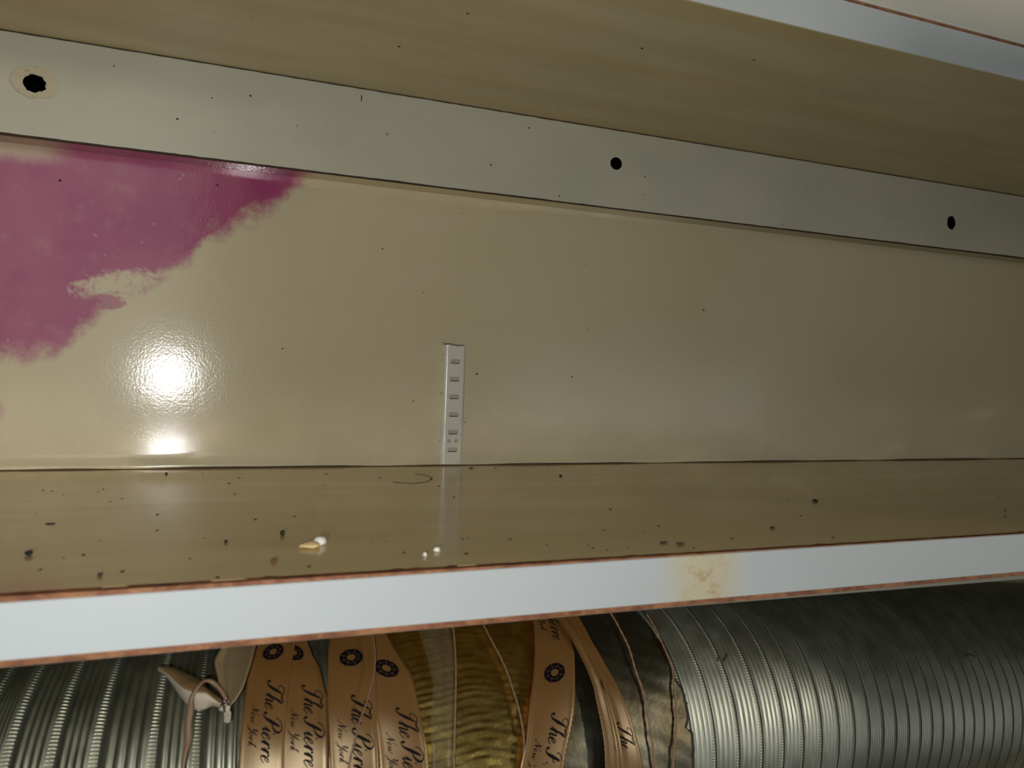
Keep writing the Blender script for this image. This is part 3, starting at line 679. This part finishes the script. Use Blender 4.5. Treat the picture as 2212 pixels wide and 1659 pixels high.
# ------------------------------------------------------------------ crumbs and droppings on the shelf
def crumb(name, label, x, y, sx_, sy_, sz_, ma, seed, rot=0.0, cat='crumb', group=None):
    q = random.Random(seed); bm = bmesh.new(); bmesh.ops.create_icosphere(bm, subdivisions=2, radius=1.0)
    ph = [q.uniform(0, 6) for _ in range(3)]
    for v in bm.verts:
        f_ = 1 + .16 * math.sin(v.co.x * 3.1 + ph[0]) + .13 * math.sin(v.co.y * 4.3 + ph[1]) + .12 * math.sin(v.co.z * 3.7 + ph[2])
        a, b_, c = v.co.x * sx_ * f_, v.co.y * sy_ * f_, v.co.z * sz_ * f_
        v.co = Vector((a * math.cos(rot) - b_ * math.sin(rot), a * math.sin(rot) + b_ * math.cos(rot), c))
    zmin = min(v.co.z for v in bm.verts)
    for v in bm.verts: v.co.z = max(v.co.z, zmin * .8)
    zmin = min(v.co.z for v in bm.verts)
    o = bm_obj(name, bm, ma, None, True); o.location = (x, y, -zmin + .00002); return tag(o, label, cat, group)
DG = 'dark crumbs on the shelf'
crumb('dropping', 'round black dropping on the shelf, left of the cream flake', .0343, -.216, .0012, .0012, .0010, M_black, 1, 0, 'dropping', DG)
crumb('dropping', 'black dropping near the left end of the shelf', -.0529, -.232, .0012, .0019, .0010, M_black, 2, .1, 'dropping', DG)
crumb('crumb', 'reddish brown crumb near front edge below the black dropping', .0271, -.2603, .0012, .0012, .0008, M_brownc, 3, 0, 'crumb', DG)
crumb('crumb', 'small dark crumb a little left of the round black dropping', .0123, -.2257, .0007, .0012, .0006, M_black, 4, 0, 'crumb', DG)
crumb('crumb', 'blurred dark crumb close to the front edge at left', -.027, -.2669, .0008, .0014, .0006, M_grime, 5, 0, 'crumb', DG)
crumb('crumb', 'flat dark flake lying lengthwise at left middle of shelf', -.0547, -.1749, .0017, .0013, .0003, M_grime, 6, 0, 'crumb', DG)
crumb('crumb', 'lone dark crumb on the right half of shelf', .3374, -.1862, .0016, .0018, .0007, M_black, 7, .5, 'crumb', DG)
crumb('crumb', 'tiny black crumb at the back, right of the metal standard', .2299, -.0659, .0010, .0014, .0006, M_black, 8, 0, 'crumb', DG)
crumb('crumb', 'dark sliver against the wall at foot of the metal standard', .1822, -.0191, .0018, .0007, .0004, M_grime, 9, 0, 'crumb', DG)
crumb('crumb', 'left one of two dark slivers by the front edge above the stain', .1847, -.2648, .0017, .0006, .0005, M_grime, 10, -.1, 'crumb', DG)
crumb('crumb', 'right one of two dark slivers by the front edge above the stain', .1904, -.2688, .0020, .0006, .0005, M_grime, 11, -.45, 'crumb', DG)
crumb('crumb', 'dark flat crumb near the front edge right of the stain', .2556, -.2478, .0014, .0011, .0005, M_grime, 12, .2, 'crumb', DG)
crumb('crumb', 'black speck right at the wall below the flash glare', -.0153, -.0276, .0010, .0013, .0006, M_black, 13, 0, 'crumb', DG)
crumb('crumb', 'small white crumb, left of a pair near the front edge', .0811, -.2636, .0009, .0011, .0008, M_whitec, 14, 0, 'crumb', 'white crumbs on the shelf')
crumb('crumb', 'larger white crumb, right of a pair near the front edge', .0875, -.2580, .0013, .0012, .0009, M_whitec, 15, 0, 'crumb', 'white crumbs on the shelf')
fl = thing('paint_flake', 'cream and white flake on the shelf, right of the black dropping', 'flake', (.0440, -.2405, 0))
for nm, x, y, a, b_, c, ma, rt in (('flake_body', .0418, -.2415, .0038, .0026, .0014, M_creamc, .1), ('flake_tip', .0464, -.2382, .0030, .0018, .0019, M_whitec, .6)):
    o = crumb(nm, '', x, y, a, b_, c, ma, 31 if rt < .3 else 37, rt); del o['label']; del o['category']; own(o, fl)
    o['label'] = 'cream body' if nm == 'flake_body' else 'white raised tip'
GR = [(-.0722, -.0809), (-.0602, -.099), (-.0457, -.091), (-.0441, -.0822), (-.0327, -.1142), (-.0372, -.1223), (-.0132, -.1966), (-.0324, -.2123), (-.0146, -.1616), (.0051, -.0261), (.0256, -.0485), (.019, -.0702), (.0419, -.066), (.0205, -.1084), (.0261, -.1806), (.0434, -.1767), (.0788, -.0368), (.0705, -.0845), (-.0209, -.2625), (-.0004, -.249), (.0381, -.2698), (.0081, -.2772), (-.0354, -.2352), (-.0412, -.2384), (.0046, -.2157), (.0673, -.2349), (.0726, -.2373), (.075, -.2568), (.0975, -.2639), (.1354, -.0976), (.1395, -.0664), (.1089, -.0574), (.1326, -.1362), (.236, -.0318), (.1544, -.2708), (.1507, -.2657), (.1344, -.2566), (.203, -.2315), (.202, -.1866), (.1784, -.1932), (.2208, -.2632), (.27, -.271), (.2655, -.2442), (.2952, -.2221), (.3257, -.1759), (.479, -.1941), (.4608, -.2148), (.4127, -.2478), (.4873, -.1314), (.1234, -.2439), (.1043, -.2388), (.1066, -.2380), (.1885, -.2435), (.1726, -.2349), (.1661, -.2677), (.1516, -.2602), (.1926, -.2751), (.4332, -.2325), (-.0458, -.2539), (-.0641, -.151), (-.0672, -.0853), (.17, -.012), (.20, -.02)]
g = specks('grit', [(a, b_, .00002) for a, b_ in GR], M_grime, 'z', None, .0004, .0010)
g['label'] = 'fine dark grit scattered over the shelf'; g['category'] = 'grit'
V, F = pipe(catmull([(a, b_, .00018) for a, b_ in [(.1353, -.0432), (.1392, -.0484), (.1411, -.0555), (.1409, -.0645), (.1358, -.0746), (.1303, -.0809), (.123, -.0832), (.1176, -.0809), (.1127, -.0757)]], 6), .00013, 5)
tag(link('hair', V, F, M_hair), 'fine curled hair on the shelf left of the metal standard', 'hair')
